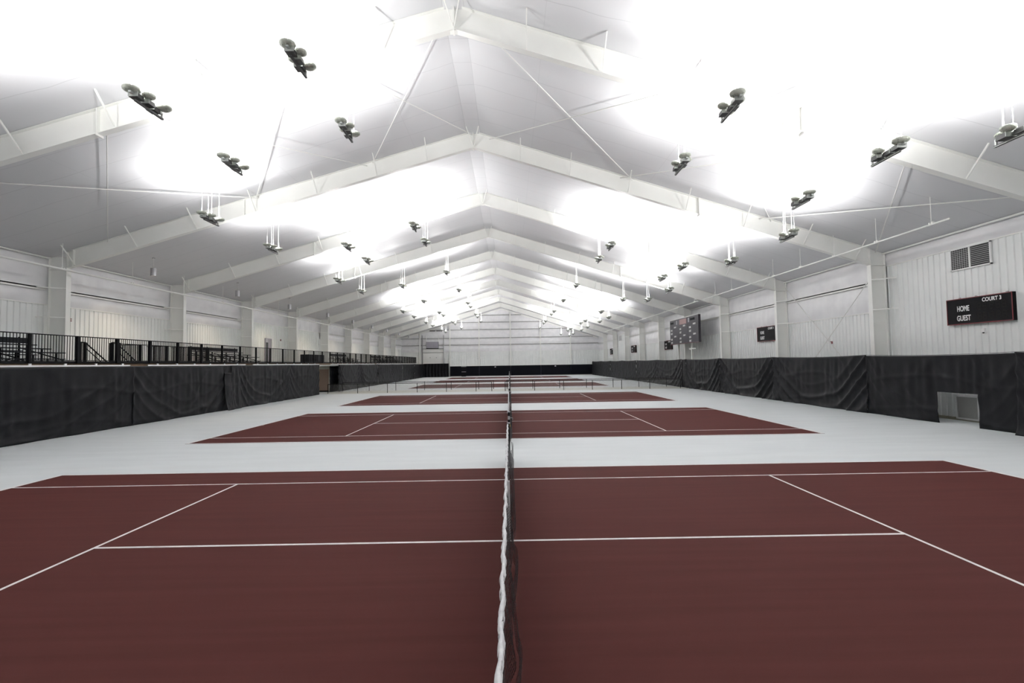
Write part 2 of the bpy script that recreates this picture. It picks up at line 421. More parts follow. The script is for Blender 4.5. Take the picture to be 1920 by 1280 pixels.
# ------------------------------------------------------------------ curtains
def smooth_noise(y, z, s):
    return (math.sin(y*1.7+s)+math.sin(y*3.9+z*1.3+2*s)+.6*math.sin(y*7.7-z*2.1+s*3)+.5*math.sin(z*5.1+y*2.3+s*.7))/3.1
def curtain(y0, y1, x, sgn, ztop, label, sag=.05, swag=.05, fold=.03, seed=0, hole=None, name='curtain', zbot=0.012, step=.07, sags=1, lean=0.0):
    nu = max(12, int((y1-y0)/step)); nv = int(ztop/.06)
    if abs(y0) > 50: nv = int(ztop/.1)
    rnd = random.Random(seed); ph = rnd.random()*9
    def fn(u, v):
        y = y0+(y1-y0)*u
        t = 2*u-1
        zt = ztop-sag*(1-t*t)
        z = zbot+(zt-zbot)*v
        d = 1-v                                   # 0 at the top cable, 1 at the floor
        wy = y+.25*math.sin(y*.9+ph)+.12*math.sin(y*2.3+ph*2+z*.5)
        # swag folds hang as nested curves from the two upper corners
        lvl = d+.85*abs(t)**2.2+.03*math.sin(wy*2.1+ph)
        q = (lvl-.35)*7.5+ph*.3
        rid = (1-abs(math.sin(q*math.pi/2)))**1.5-.4
        env = max(0, min(1, (lvl-.45)*2.5))*max(0, min(1, (1.75-lvl)*2.2))*(.45+.55*math.sin(ph+u*3.1)**2)
        dx = swag*1.35*rid*env
        # pleats below the hooks fade out downwards
        pl = math.sin(wy*7.3+ph)*.6+.5*math.sin(wy*12.7+2*ph)+.35*math.sin(wy*3.1+ph)
        dx += fold*.75*pl*(1-.75*d)*max(.15, min(1, d*5))
        dx += .012*smooth_noise(y, z, ph)+.022*max(0, math.sin(wy*1.45+z*1.9+ph))**6+.018*max(0, math.sin(z*4.4+.9*math.sin(wy*.8)))**10+.02*max(0, math.sin(wy*2.6-z*2.7+2*ph))**8
        dx += lean*d*d+.05*max(0, d-.93)/.07*math.sin(wy*2.1+ph)
        return (x-sgn*(.02+dx), y, z)
    sk = None
    if hole:
        ya, yb, zh = hole
        sk = lambda u, v: ya < y0+(y1-y0)*u < yb and zbot+(ztop-zbot)*v < zh
    o = MB().grid(fn, nu, nv, sk).build(name, m_blackcloth, smooth=True)
    md = o.modifiers.new('thickness', 'SOLIDIFY'); md.thickness = .006
    tag(o, label, 'curtain', 'black curtains along the sides')
    return o
# right side, one per bay
curtain(3.0, 9.42, 18.02, 1, 2.92, 'black curtain at the right edge of the picture, overlapping its neighbour', swag=.05, seed=1, lean=.1)
curtain(9.30, 17.12, CR_X-.02, 1, 2.90, 'black curtain with a square cutout low down showing a vent', swag=.025, fold=.03, seed=2, hole=(11.17, 13.0, 1.33), step=.05)
rb = [17.1, 26.0, 34.8, 42.9, 44.2, 52.8, 62.8, 71.9, 81.1, 90.3, 100.7]
rl = ['deeply swagged black curtain below the crossed wall rods', 'black curtain with deep swags under the COURT 1 scoreboard', 'swagged black curtain in front of the large scoreboard, nearer of two',
      'narrow gathered black curtain strip where the right barrier rails end', 'black curtain behind the right ends of the barrier rails', 'black curtain on the right just beyond the barrier rails',
      'black curtain on the right, third beyond the barrier rails', 'black curtain on the right, fourth beyond the barrier rails', 'black curtain on the right, fifth beyond the barrier rails', 'farthest black curtain on the right, ending at the padded far wall']
for i, (a, b) in enumerate(zip(rb, rb[1:])):
    if i == 3: curtain(a, b, CR_X, 1, 2.92, rl[i], swag=.02, fold=.05, seed=20+i, sag=.01)
    else: curtain(a-.06, b+.08, CR_X+(.03 if i % 2 else 0), 1, 2.93, rl[i], swag=[.13,.15,.15,0,.13,.12,.05,.05,.05,.05][i], fold=.025, seed=20+i, sag=.07, step=.07 if b < 50 else .12, lean=.1)
# left side
curtain(3.0, 16.85, CL_X, -1, 2.93, 'long black curtain under the gallery at the left edge of the picture', swag=.06, fold=.025, seed=41, sag=.02, lean=-.05)
curtain(16.78, 25.5, CL_X, -1, 2.93, 'black curtain under the gallery between the long curtain and the split flaps', swag=.05, fold=.025, seed=42, sag=.03)
curtain(24.5, 25.3, CL_X+.10, -1, 2.45, 'narrow loose black curtain flap hanging lower, nearer of two', swag=.02, fold=.05, seed=43, sag=0, lean=.22)
curtain(25.35, 26.5, CL_X+.05, -1, 2.93, 'narrow gathered black curtain flap, farther of two', swag=.02, fold=.06, seed=44, sag=0, lean=.12)
curtain(26.4, 34.4, CL_X, -1, 2.93, 'black curtain with slanting folds beyond the split flaps', swag=.08, fold=.03, seed=45, sag=.02)
curtain(34.3, 40.9, CL_X-.03, -1, 2.93, 'flat black curtain ending at the tan doorway', swag=.04, fold=.02, seed=46, sag=.02)
curtain(45.6, 48.2, -19.25, -1, 2.78, 'short dark curtain set back beside the tan doorway', swag=.02, fold=.06, seed=47, sag=.02)
curtain(46.3, 54.2, CL_X, -1, 2.93, 'swagged black curtain on the left, first beyond the barrier rails', swag=.10, fold=.02, seed=48, sag=.04, lean=.06, step=.1)
curtain(54.1, 62.5, CL_X-.03, -1, 2.93, 'deeply swagged black curtain on the left, second beyond the barrier rails', swag=.13, fold=.015, seed=49, sag=.05, lean=.06, step=.1)
curtain(62.6, 71.2, CL_X, -1, 2.93, 'black curtain on the left, third beyond the barrier rails', swag=.04, seed=50, step=.12)
curtain(71.05, 78.5, CL_X, -1, 2.93, 'black curtain on the left, fourth beyond the barrier rails', swag=.04, seed=51, step=.12)
curtain(78.6, 89.7, CL_X, -1, 2.93, 'black curtain on the left, fifth beyond the barrier rails', swag=.05, seed=52, step=.12)
curtain(89.6, 100.9, CL_X, -1, 2.93, 'farthest black curtain along the left side', swag=.05, seed=53, step=.12)
def endfn(u, v):
    x = -18.5+5.35*u; z = .02+2.93*v
    return (x, YF-1.0-.10*math.sin(x*9+math.sin(z*1.2)*.8)-.05*math.sin(x*3.1), z)
o = MB().grid(endfn, 90, 20).build('curtain', m_blackcloth, smooth=True)
tag(o, 'pleated black curtain across the far left corner below the overhead door', 'curtain', 'black curtains along the sides')
# hanging cable on the right, white track on the left
cb = MB()
pts = [3.0, 9.3]+rb
for a, b in zip(pts, pts[1:]):
    for k in range(6):
        f0, f1 = k/6, (k+1)/6
        cb.tube((CR_X, a+(b-a)*f0, 2.94-.07*(1-(2*f0-1)**2)), (CR_X, a+(b-a)*f1, 2.94-.07*(1-(2*f1-1)**2)), .008, 5)
o = cb.build('curtain_cable', m_black); tag(o, 'thin steel cable carrying the black curtains on the right side', 'cable')
for n in range(2, 11):
    pass
def track(y0, y1, label):
    r = empty('curtain_track', (CL_X-.02, y0, 2.98)); tag(r, label, 'curtain track', 'white curtain tracks')
    MB().box(-.02, .03, 0, y1-y0, -.03, .035).build('rail', m_white, r)
    k = .8
    while k < y1-y0:
        MB().box(-.06, -.02, k-.05, k+.05, -.02, .10).build('deck_light_tick', m_white, r); k += 1.55  # white boxes standing in for small lights under the deck edge
    return r
track(3.0, 16.6, 'white curtain track above the long black curtain at the left edge')
track(17.8, 27.3, 'white curtain track on the gallery edge between the stair and second bleacher')
track(28.3, 40.9, 'white curtain track leading up to the tan doorway')
track(44.0, 61.0, 'white curtain track on the gallery edge just beyond the tan doorway')
track(61.8, 92.0, 'farthest white curtain track along the gallery edge')

# ------------------------------------------------------------------ gallery
g = empty('gallery_deck', (-21.2, 40, 0)); tag(g, 'raised spectator gallery floor running along the left wall', 'gallery')
def L(mb, nm_, m_): return mb.build(nm_, m_, g, loc=(21.2, -40, 0))
L(MB().box(-22.55, -18.80, YN+.1, 92.3, 2.80, DECK), 'deck_slab', m_deck)
for n in range(0, 10): L(MB().box(XL+.06, -22.55, RY(n)+.2, RY(n+1)-.2, 2.80, DECK), 'deck_strip', m_deck)
L(MB().box(-18.80, -18.77, YN+.1, 92.3, 2.96, 3.10), 'edge_board', m_wood)
L(MB().box(-18.76, -18.64, YN+.1, 92.3, 3.09, 3.19), 'fascia_beam', m_black)
L(MB().box(-18.80, -18.76, YN+.1, 92.3, 3.10, DECK+.02), 'edge_strip', m_black)
for yy in [0, 9, 17.6, 27, 36, 40.6, 49.5, 55, 64, 73, 82, 91]:
    L(MB().box(-19.05, -18.90, yy-.08, yy+.08, 0, 2.8), 'support_post', m_steel)
# railing
def railing(y0, posts_, y1, label):
    r = empty('gallery_railing', (-18.62, y0, DECK)); tag(r, label, 'railing', 'black railings on the gallery')
    MB().box(-.02, .02, 0, y1-y0, 1.12, 1.16).build('top_rail', m_black, r)
    MB().box(-.015, .015, 0, y1-y0, .08, .11).build('bottom_rail', m_black, r)
    for p in posts_: MB().box(-.05, .05, p-y0-.05, p-y0+.05, -.02, 1.15).build('post', m_black, r)
    q = [y0]+posts_+[y1]
    for a, b in zip(q, q[1:]):
        if b-a < .3: continue
        mb = MB(); k = int((b-a)/.125)
        for i in range(1, k):
            yy = a-y0+(b-a)*i/k
            mb.box(-.009, .009, yy-.010, yy+.010, .11, 1.12)
        mb.build('baluster_panel', m_black, r)
    return r
rp = [2.85+2.168*k for k in range(0, 41)]
railing(3.0, [p for p in rp if 3.2 < p < 44.5], 45.2, 'black picket railing along the near part of the gallery edge')
railing(45.2, [p for p in rp if 45.3 < p < 91.8], 92.0, 'black picket railing along the far part of the gallery edge')
# bleachers
def bleacher():
    r = empty('bleacher', (0, 0, 0)); Ln = 6.4
    rows = [(0, .52), (-.68, .72), (-1.36, .92)]            # x offset of the seat, height
    for x, z in rows:
        MB().box(x-.13, x+.13, 0, Ln, z-.045, z).build('seat_plank', m_plank, r)
        MB().box(x-.52, x-.28, 0.15, Ln-.25, z-.32, z-.28).build('foot_plank', m_plank, r)
    MB().box(.18, .42, .1, Ln-.3, .18, .215).build('foot_plank', m_plank, r)
    for k in range(4):
        yy = .35+k*(Ln-.7)/3
        mb = MB()
        for x, z in rows:
            mb.box(x-.03, x+.03, yy-.03, yy+.03, 0, z-.05)
            mb.box(x-.43, x-.37, yy-.03, yy+.03, 0, z-.32)
        mb.bar((.3, yy, .05), (-1.75, yy, .05), .06, .06); mb.bar((.3, yy, .16), (-1.75, yy, .78), .05, .05)
        mb.box(.27, .33, yy-.03, yy+.03, 0, .18)
        mb.build('leg_frame', m_black, r)
    MB().bar((-1.72, .4, .1), (-1.72, Ln/2, .8), .04, .04).bar((-1.72, Ln/2, .8), (-1.72, Ln-.4, .1), .04, .04).build('cross_brace', m_black, r)
    for k in range(4):
        yy = .35+k*(Ln-.7)/3
        MB().box(-1.78, -1.72, yy-.03, yy+.03, 0, 1.28).build('guard_post', m_black, r)
    MB().box(-1.72, -1.69, 0, Ln, .98, 1.24).build('back_board', m_plank, r)
    return r
b0 = bleacher()
blab = ['black three-row bleacher at the left edge of the picture on the gallery', 'black three-row bleacher between the gallery stair and the wall doorway', 'black bleacher just beyond the black draped table on the gallery',
        'dark bleacher on the gallery beyond the barrier rails, fourth in line', 'farthest dark bleacher on the gallery']
for i, yy in enumerate((9.35, 27.6, 55.4, 74.2, 83.4)):
    r = b0 if i == 0 else copy_tree(b0)
    r.location = (-21.1, yy, DECK); tag(r, blab[i], 'bleacher', 'bleachers on the gallery')
# stair guard, handrails
r = empty('stair_handrail', (-20.25, 15.7, DECK)); tag(r, 'black sloping handrail at the head of the gallery stair, nearer one', 'handrail')
MB().path([(0, 0, 1.0), (0, .28, 1.0), (0, 1.75, -.05)], .03).build('top_rail', m_black, r)
MB().path([(0, .28, .75), (0, 1.4, -.05)], .022).build('lower_rail', m_black, r)
MB().box(-.05, .05, -.05, .05, 0, 1.0).box(-.05, .05, .23, .33, 0, 1.0).build('post', m_black, r)
MB().path([(0, .9, .55), (0, .9, 0)], .02).build('post', m_black, r)
r = empty('stair_handrail', (-19.2, 16.3, DECK)); tag(r, 'black sloping handrail at the head of the gallery stair, farther one', 'handrail')
MB().path([(0, 0, 1.0), (0, .2, 1.0), (0, 1.75, -.05)], .025).build('top_rail', m_black, r)
MB().path([(0, .2, .65), (0, 1.2, -.05)], .02).build('lower_rail', m_black, r)
MB().box(-.05, .05, -.05, .05, 0, 1.0).box(-.05, .05, .35, .45, 0, 1.0).build('post', m_black, r)
MB().path([(0, .95, .5), (0, .95, 0)], .02).path([(0, 1.25, .3), (0, 1.25, 0)], .02).build('post', m_black, r)
r = empty('stair_guard', (-20.3, 17.6, DECK)); tag(r, 'black picket guard fence around the gallery stair opening', 'guard rail')
MB().box(-.02, .02, 0, 8.2, 1.0, 1.04).build('top_rail', m_black, r); MB().box(-.02, .02, 0, 8.2, .08, .11).build('bottom_rail', m_black, r)
for p in (0, 2.0, 4.1, 6.2, 8.2): MB().box(-.06, .06, p-.06, p+.06, 0, 1.04).build('post', m_black, r)
for p in (2.0, 4.1, 6.2, 8.2):
    mb = MB()
    for k in range(9): mb.box(-1.1+.12*k-.012, -1.1+.12*k+.012, p-.012, p+.012, .1, 1.0)
    mb.box(-1.15, 0, p-.02, p+.02, 1.0, 1.04)
    mb.build('return_panel', m_black, r)
mb = MB()
for k in range(int(8.2/.13)): mb.box(-.01, .01, .13*k-.011, .13*k+.011, .1, 1.0)
mb.build('baluster_panel', m_black, r)
# draped table, gallery door
r = empty('draped_table', (-20.3, 43.7, DECK)); tag(r, 'long black draped table on the gallery above the tan doorway', 'table')
MB().box(-.4, .4, -2.05, 2.05, .84, .88).build('tabletop', m_plank, r)
def drape(u, v):
    per = [(-.42, -2.07), (.42, -2.07), (.42, 2.07), (-.42, 2.07), (-.42, -2.07)]
    s = u*4; i = min(3, int(s)); f_ = s-i; a, b = per[i], per[i+1]
    wob = .012*math.sin(u*160)
    return (a[0]+(b[0]-a[0])*f_+wob, a[1]+(b[1]-a[1])*f_+wob, .02+.84*v)
MB().grid(drape, 160, 4).build('skirt', m_plank, r)
d1 = empty('door_1', (XL+.03, 41.1, DECK)); d1['kind'] = 'structure'
MB().box(0, .10, -.62, -.55, 0, 2.5).box(0, .10, .55, .62, 0, 2.5).box(0, .10, -.62, .62, 2.43, 2.5).build('door_frame', m_lilac, d1)
MB().box(.0, .04, -.55, .0, 0, 2.1).build('door_glass', m_glass, d1); MB().box(.0, .06, .0, .55, 0, 2.43).build('door_leaf', m_lilac, d1)
MB().box(.0, .04, -.55, .0, 2.1, 2.43).build('transom', m_grey, d1)
# doorway under the deck at the end of the walkway
d2 = empty('door_2', (-19.9, 44.0, 0)); d2['kind'] = 'structure'
MB().box(-.9, .35, -.05, .05, 0, 2.45).build('door_leaf', m_door, d2).location = (0, 2.35, 0)
MB().box(-.9, .50, 2.15, 2.3, 2.45, 2.79).build('lintel', m_cream, d2)
MB().box(-3.5, -3.4, -4.2, 2.4, 0, 2.8).build('corridor_wall', m_cream, d2)
MB().box(.35, .45, 2.2, 2.4, 0, 2.5).build('door_frame', m_cream, d2)
MB().box(-.9, .35, 2.27, 2.31, 0, .14).build('kick_plate', m_black, d2)

# ------------------------------------------------------------------ hanging uplights
def uplight():
    r = empty('hanging_uplight', (0, 0, 0))
    MB().box(-.035, .035, -.62, .62, -.10, -.05).build('mounting_bar', m_fixl, r)
    MB().box(-.03, .03, -.42, .66, -.24, -.19).build('lower_channel', m_fixd, r)
    MB().box(-.034, -.03, -.42, .66, -.235, -.22).box(-.02, .02, .60, .64, -.2, -.05).build('channel_lip', m_fixl, r)
    heads = [(-.04, -.50, .21), (.17, -.14, .16), (-.15, .16, .16), (.13, .50, .21)]
    prof = [(.02, -.03), (.6, -.025), (.92, .0), (1.0, .035), (1.0, .07), (.92, .085), (.86, .07), (.5, .02), (.02, .01)]
    for x, y_, R in heads:
        d = MB().lathe((x, y_, 0), [(a*R, b) for a, b in prof], 20).build('reflector_dish', m_fix, r, True)
        mb = MB()
        for k in range(16):
            t = 2*math.pi*k/16
            mb.bar((x+.55*R*math.cos(t), y_+.55*R*math.sin(t), -.032), (x+R*math.cos(t), y_+R*math.sin(t), .03), .012, .02)
        mb.build('rib_ring', m_fix, d)
        MB().lathe((x, y_, .03), [(.001, .05), (.03, .045), (.03, 0)], 10).build('lamp', m_lamp, d)
    for x, y_ in ((.0, -.36), (.05, .0), (-.05, .34)):
        mb = MB(); mb.prism([(x-.12, -.16), (x+.12, -.16), (x+.10, -.03), (x-.10, -.03)], 'y', y_-.13, y_+.13)
        b_ = mb.build('ballast_box', m_fixd, r)
        MB().box(x-.13, x+.13, y_-.145, y_-.13, -.15, -.02).build('ballast_cover', m_fixl, b_)
    for x, y_ in ((-.03, -.52), (.05, -.2), (-.02, .16), (.10, .5)):
        MB().tube((x, y_, .02), (x, y_, 2.28), .0065, 5).build('suspension_rod', m_rod, r)
    MB().path([(.12, .62, -.05), (.10, .52, .25), (.11, .5, 1.9), (.06, .5, 2.12), (-.05, .5, 2.2), (-.15, .5, 2.1)], .013, 6).build('power_cord', m_rod, r)
    ld = bpy.data.lights.new('uplight_lamp', 'AREA'); ld.shape = 'RECTANGLE'; ld.size = .34; ld.size_y = 1.2
    ld.energy = UP_W; ld.spread = math.radians(166); ld.color = (1, .985, .975)
    lo = bpy.data.objects.new('uplight_lamp', ld); COL.objects.link(lo); lo.parent = r
    lo.location = (0, 0, .12); lo.rotation_euler = (math.pi, 0, 0)
    ls = bpy.data.lights.new('fill_lamp', 'POINT'); ls.energy = FILL_W; ls.color = (1, .985, .975); ls.shadow_soft_size = .12
    lo = bpy.data.objects.new('fill_lamp', ls); COL.objects.link(lo); lo.parent = r; lo.location = (0, 0, .20)  # extra fill lamp, added to lift the walls and floor
    return r
u0 = uplight(); first = True
rows = [('in the left row nearest the ridge', -5.7, [5.7, 9.97, 22.9, 26.86, 38.85, 50.35, 63.0, 67.6, 79.45, 84.1, 95.1], [-6.2]),
        ('in the middle row of the left slope', -9.9, [5.68, 10.0, 22.97, 27.2, 38.85, 50.5, 63.64, 67.9, 80.3, 84.5, 96.0], [-6.2]),
        ('in the outermost row of the left slope', -12.95, [13.7, 19.45, 30.2, 36.06, 53.3, 60.3, 70.3, 76.8, 88.2, 94.0], [-2.3, 3.6]),
        ('in the right row nearest the ridge', 6.65, [5.93, 10.07, 22.9, 26.86, 38.85, 50.3, 62.7, 67.1, 79.25, 84.0, 95.4], [-6.2]),
        ('in the middle row of the right slope', 11.1, [5.91, 10.07, 22.7, 26.86, 38.87, 50.25, 62.6, 66.9, 79.4, 83.9, 95.9], [-6.2]),
        ('in the outermost row of the right slope', 12.52, [3.62, 13.55, 19.15, 29.8, 35.71, 53.0, 59.2, 69.6, 76.2, 87.35, 93.1], [-2.3])]
for rn, x, ysv, yh in rows:
    for i, yy in enumerate(sorted(yh)+sorted(ysv)):
        r = u0 if first else copy_tree(u0); first = False
        r.location = (x, yy, zc(x)-2.3)
        k = i-len(yh)
        lab = f'hanging uplight, {ORD[k]} from the camera {rn}' if k >= 0 else f'hanging uplight overhead, out of view {rn}'
        if k < 0 and len(yh) > 1: lab = f'hanging uplight overhead, out of view {rn}, ' + ('nearer' if i == 0 else 'farther')
        tag(r, lab, 'ceiling light', 'hanging uplights')

# gallery downlights
def downlight():
    r = empty('cylinder_downlight', (0, 0, 0))
    MB().lathe((0, 0, 0), [(.01, .46), (.15, .46), (.16, .44), (.16, .02), (.165, 0), (.14, 0), (.14, .06)], 20).build('cylinder_shade', m_alu, r, True)
    MB().lathe((0, 0, .05), [(.135, 0), (.001, 0)], 20).build('lamp', m_warm, r)
    MB().tube((0, 0, .46), (0, 0, 1.1), .012, 6).build('stem', m_rod, r)
    MB().lathe((0, 0, 1.06), [(.001, 0), (.09, 0), (.09, .04), (.001, .04)], 16).build('ceiling_cap', m_grey, r)
    ld = bpy.data.lights.new('downlight_lamp', 'SPOT'); ld.energy = DOWN_W*8; ld.color = (1, .82, .6); ld.spot_size = 2.2; ld.spot_blend = .8; ld.shadow_soft_size = .12
    lo = bpy.data.objects.new('downlight_lamp', ld); COL.objects.link(lo); lo.parent = r; lo.location = (0, 0, -.02)
    return r
dl0 = downlight()
dl_y = [21.5, 30.65, 39.8, 49.0, 58.2, 67.4, 76.6, 85.8, 95.0]
for i, yy in enumerate(dl_y):
    r = dl0 if i == 0 else copy_tree(dl0)
    x = -21.0 if i < 3 else -20.7
    r.location = (x, yy, zc(x)-1.1)
    tag(r, f'silver cylinder downlight above the gallery, {ORD[i]} from the camera', 'downlight', 'cylinder downlights above the gallery')

# pipes under the eaves
def pipe(x, z, y0, y1, rr_, sp_, label, off=0, extra=None):
    r = empty('gas_pipe', (x, y0, z)); tag(r, label, 'pipe')
    MB().tube((0, 0, 0), (0, y1-y0, 0), rr_, 10).build('pipe_run', m_steel, r, True)
    k = off
    while k < y1-y0:
        MB().tube((0, k, 0), (0, k, zc(x)-z-.02), .012, 6).box(-.04, .04, k-.10, k-.06, -.03, .09).box(-.04, .04, k+.06, k+.10, -.03, .09).build('hanger_rod', m_steel, r); k += sp_
    if extra: MB().path(extra, rr_, 8).build('elbow', m_steel, r, True)
    return r
pipe(-22.0, 7.82, 3.0, 95.0, .055, 4.6, 'long white pipe hung in front of the left columns', off=4.4)
pipe(17.0, 8.04, 10.6, 34.7, .035, 2.95, 'white pipe under the right eave, nearer run', off=.8, extra=[(0, 24.1, 0), (.35, 24.15, .1), (.5, 24.9, .1)])
pipe(17.0, 8.06, 35.6, 80.0, .035, 4.4, 'white pipe under the right eave, farther run', off=1.0, extra=[(0, 0, 0), (-.4, -.3, .12)])

# ------------------------------------------------------------------ scoreboards
def text(body, parent, w_, h_, loc, m_=m_white, bold=.02, name='lettering'):
    """letters facing -x (towards the court), reading towards -y; loc = lower left corner as the court sees it"""
    cu = bpy.data.curves.new(name, 'FONT'); cu.body = body; cu.size = 1; cu.offset = bold; cu.extrude = .004
    tmp = bpy.data.objects.new(name, cu); COL.objects.link(tmp)
    bpy.context.view_layer.update()
    me = bpy.data.meshes.new_from_object(tmp); bpy.data.objects.remove(tmp)
    xs_ = [v.co.x for v in me.vertices]; ys_ = [v.co.y for v in me.vertices]
    x0, x1, y0, y1 = min(xs_), max(xs_), min(ys_), max(ys_)
    for v in me.vertices:
        u = (v.co.x-x0)/(x1-x0)*w_; t = (v.co.y-y0)/(y1-y0)*h_
        v.co = (loc[0]-(.008 if v.co.z > 0 else .001), loc[1]-u, loc[2]+t)
    me.materials.clear(); me.materials.append(m_)
    o = bpy.data.objects.new(name, me); COL.objects.link(o); o.parent = parent
    return o
SEG = {'a': (0, .5, .9, 1.0, 1), 'g': (0, .5, .47, .56, 1), 'd': (0, .5, .0, .1, 1)}
def digits(mb, x, y, z, w_, h_):
    t = .12*w_
    for a, b, c, d in ((y-.1*w_, y-.9*w_, z+h_-t, z+h_), (y-.1*w_, y-.9*w_, z+h_/2-t/2, z+h_/2+t/2), (y-.1*w_, y-.9*w_, z, z+t),
                       (y, y-t, z+.1*h_, z+.45*h_), (y, y-t, z+.55*h_, z+.9*h_), (y-w_, y-w_+t, z+.1*h_, z+.45*h_), (y-w_, y-w_+t, z+.55*h_, z+.9*h_)):
        mb.box(x-.004, x, min(a, b), max(a, b), c, d)
def scoreboard(yc, court, label):
    """2.9 m wide board; far end (greater y) is the reader's left"""
    r = empty('scoreboard', (XR-.18, yc, 4.17)); tag(r, label, 'scoreboard', 'court scoreboards on the right wall')
    W, H = 2.9, 1.12
    MB().box(-.02, .13, -W/2, W/2, 0, H).build('cabinet', m_board, r)
    f_ = MB(); t = .03
    f_.box(-.035, -.018, -W/2, W/2, 0, t).box(-.035, -.018, -W/2, W/2, H-t, H).box(-.035, -.018, -W/2, -W/2+t, 0, H).box(-.035, -.018, W/2-t, W/2, 0, H)
    f_.build('red_border', m_red, r)
    x = -.022
    text(f'COURT {court}', r, .80, .165, (x, -.22, H-.25))
    text('HOME', r, .56, .24, (x, .93, .56)); text('GUEST', r, .64, .24, (x, .96, .15))
    mb = MB()
    for z in (.55, .14):
        for y_ in (-.0, -.22, -.52, -.78, -1.03): digits(mb, x, y_, z, .17, .29)
    mb.build('digit_segments', m_digit, r)
    for y_ in (-W/2+.25, 0.1, W/2-.6): MB().box(.02, .06, y_-.04, y_+.04, H, H+.05).build('mounting_bracket', m_grey, r)
    return r
scoreboard(12.55, 3, 'black scoreboard with a red border reading COURT 3, HOME and GUEST')
scoreboard(29.53, 1, 'black scoreboard reading COURT 1, HOME and GUEST, beside a white column')
scoreboard(53.1, 2, 'black wall scoreboard partly hidden behind the large six-part scoreboard')
scoreboard(70.1, 4, 'small far black scoreboard on the right wall, second from the far corner')
scoreboard(86.8, 5, 'smallest, farthest black scoreboard on the right wall')
# big six-court board standing on posts behind the curtain
r = empty('large_scoreboard', (18.02, 42.62, 4.53)); tag(r, 'large charcoal scoreboard with six court panels standing above the right curtain', 'scoreboard')
W, H = 8.25, 2.62
MB().box(0, .22, -W/2, W/2, 0, H).build('cabinet', m_boardgrey, r)
MB().box(-.01, .24, -W/2, W/2, H, H+.05).build('top_edge', m_steel, r)
MB().box(-.012, 0, -.95, 1.05, H-.62, H-.10).build('red_screen', m_red2, r)
MB().box(-.012, 0, -3.2, -2.0, H-.42, H-.20).build('caption_panel', m_pad, r)
MB().box(-.012, 0, 2.9, 3.9, H-.42, H-.20).build('caption_panel', m_pad, r)
MB().box(-.012, 0, -1.75, -1.45, H-.55, H-.12).build('emblem_panel', m_lilac, r)
MB().box(-.012, 0, 1.75, 2.05, H-.55, H-.12).build('emblem_panel', m_lilac, r)
for ci in range(3):
    for ri in range(2):
        y0_ = W/2-ci*2.75; zt = H-.66-ri*.98
        text(f'COURT {1+ci*2+ri}', r, .72, .16, (-.01, y0_-1.35, zt-.22)); text('HOME', r, .52, .2, (-.01, y0_-.3, zt-.52)); text('GUEST', r, .58, .2, (-.01, y0_-.3, zt-.88))
        MB().box(-.006, 0, y0_-2.74, y0_-2.70, zt-.95, zt).build('panel_divider', m_board, r)
MB().box(-.006, 0, -W/2, W/2, 0, .03).build('bottom_strip', m_red, r)
for y_ in (-.65, 3.3):
    MB().box(.54, .57, y_-.1, y_+.1, -4.53, 1.4).box(.57, .70, y_-.008, y_+.008, -4.53, 1.4).box(.70, .73, y_-.1, y_+.1, -4.53, 1.4).box(.21, .56, y_-.05, y_+.05, .1, .2).box(.21, .56, y_-.05, y_+.05, 1.1, 1.2).build('support_post', m_steel, r)
MB().box(.3, .4, -2.2, -.7, -.62, -.52).build('outrigger', m_steel, r)

# ------------------------------------------------------------------ wall vents
r = empty('wall_vent', (XR-.05, 12.9, 6.55)); tag(r, 'rectangular louvred vent high on the right wall above the COURT 3 scoreboard', 'vent')
W, H = 1.86, .96
MB().box(-.05, .02, -W/2, W/2, 0, .05).box(-.05, .02, -W/2, W/2, H-.05, H).box(-.05, .02, -W/2, -W/2+.05, 0, H).box(-.05, .02, W/2-.05, W/2, 0, H).build('vent_frame', m_white, r)
MB().box(-.02, .03, -W/2+.05, W/2-.05, .05, H-.05).build('dark_backing', m_dark, r)
MB().box(-.045, -.02, -.03, .05, .05, H-.05).build('mullion', m_steel, r)
mb = MB()
for k in range(1, 11): mb.box(-.04, -.022, -W/2+.05, W/2-.05, .05+(H-.1)*k/11-.006, .05+(H-.1)*k/11+.008)
mb.build('louvre', m_grey, r)
mb = MB()
for k in range(1, 8): mb.box(-.03, -.021, .05+.85*k/8-.006, .05+.85*k/8+.006, .05, H-.05)
mb.build('grid_bars', m_grey, r)
r = empty('wall_vent', (XR-.05, 79.6, 6.45)); tag(r, 'dark louvred vent high on the far part of the right wall', 'vent')
MB().box(-.05, .02, -1.0, 1.0, 0, .95).build('vent_frame', m_steel, r)
MB().box(-.07, -.045, -.95, -.05, .05, .9).box(-.07, -.045, .05, .95, .05, .9).build('louvre', m_grey, r)
r = empty('floor_vent', (XR-.06, 13.35, .06)); tag(r, 'white framed floor-level vent seen through the cutout in the curtain', 'vent')
MB().box(-.08, .02, -.55, .55, 0, .07).box(-.08, .02, -.55, .55, .98, 1.06).box(-.08, .02, -.55, -.48, 0, 1.06).box(-.08, .02, .48, .55, 0, 1.06).build('vent_frame', m_white, r)
MB().box(-.03, .01, -.5, .5, .05, 1.0).build('dark_backing', m_dark, r)
MB().box(-.075, -.07, -.5, .5, .07, .98).build('wire_guard', m_grille, r)
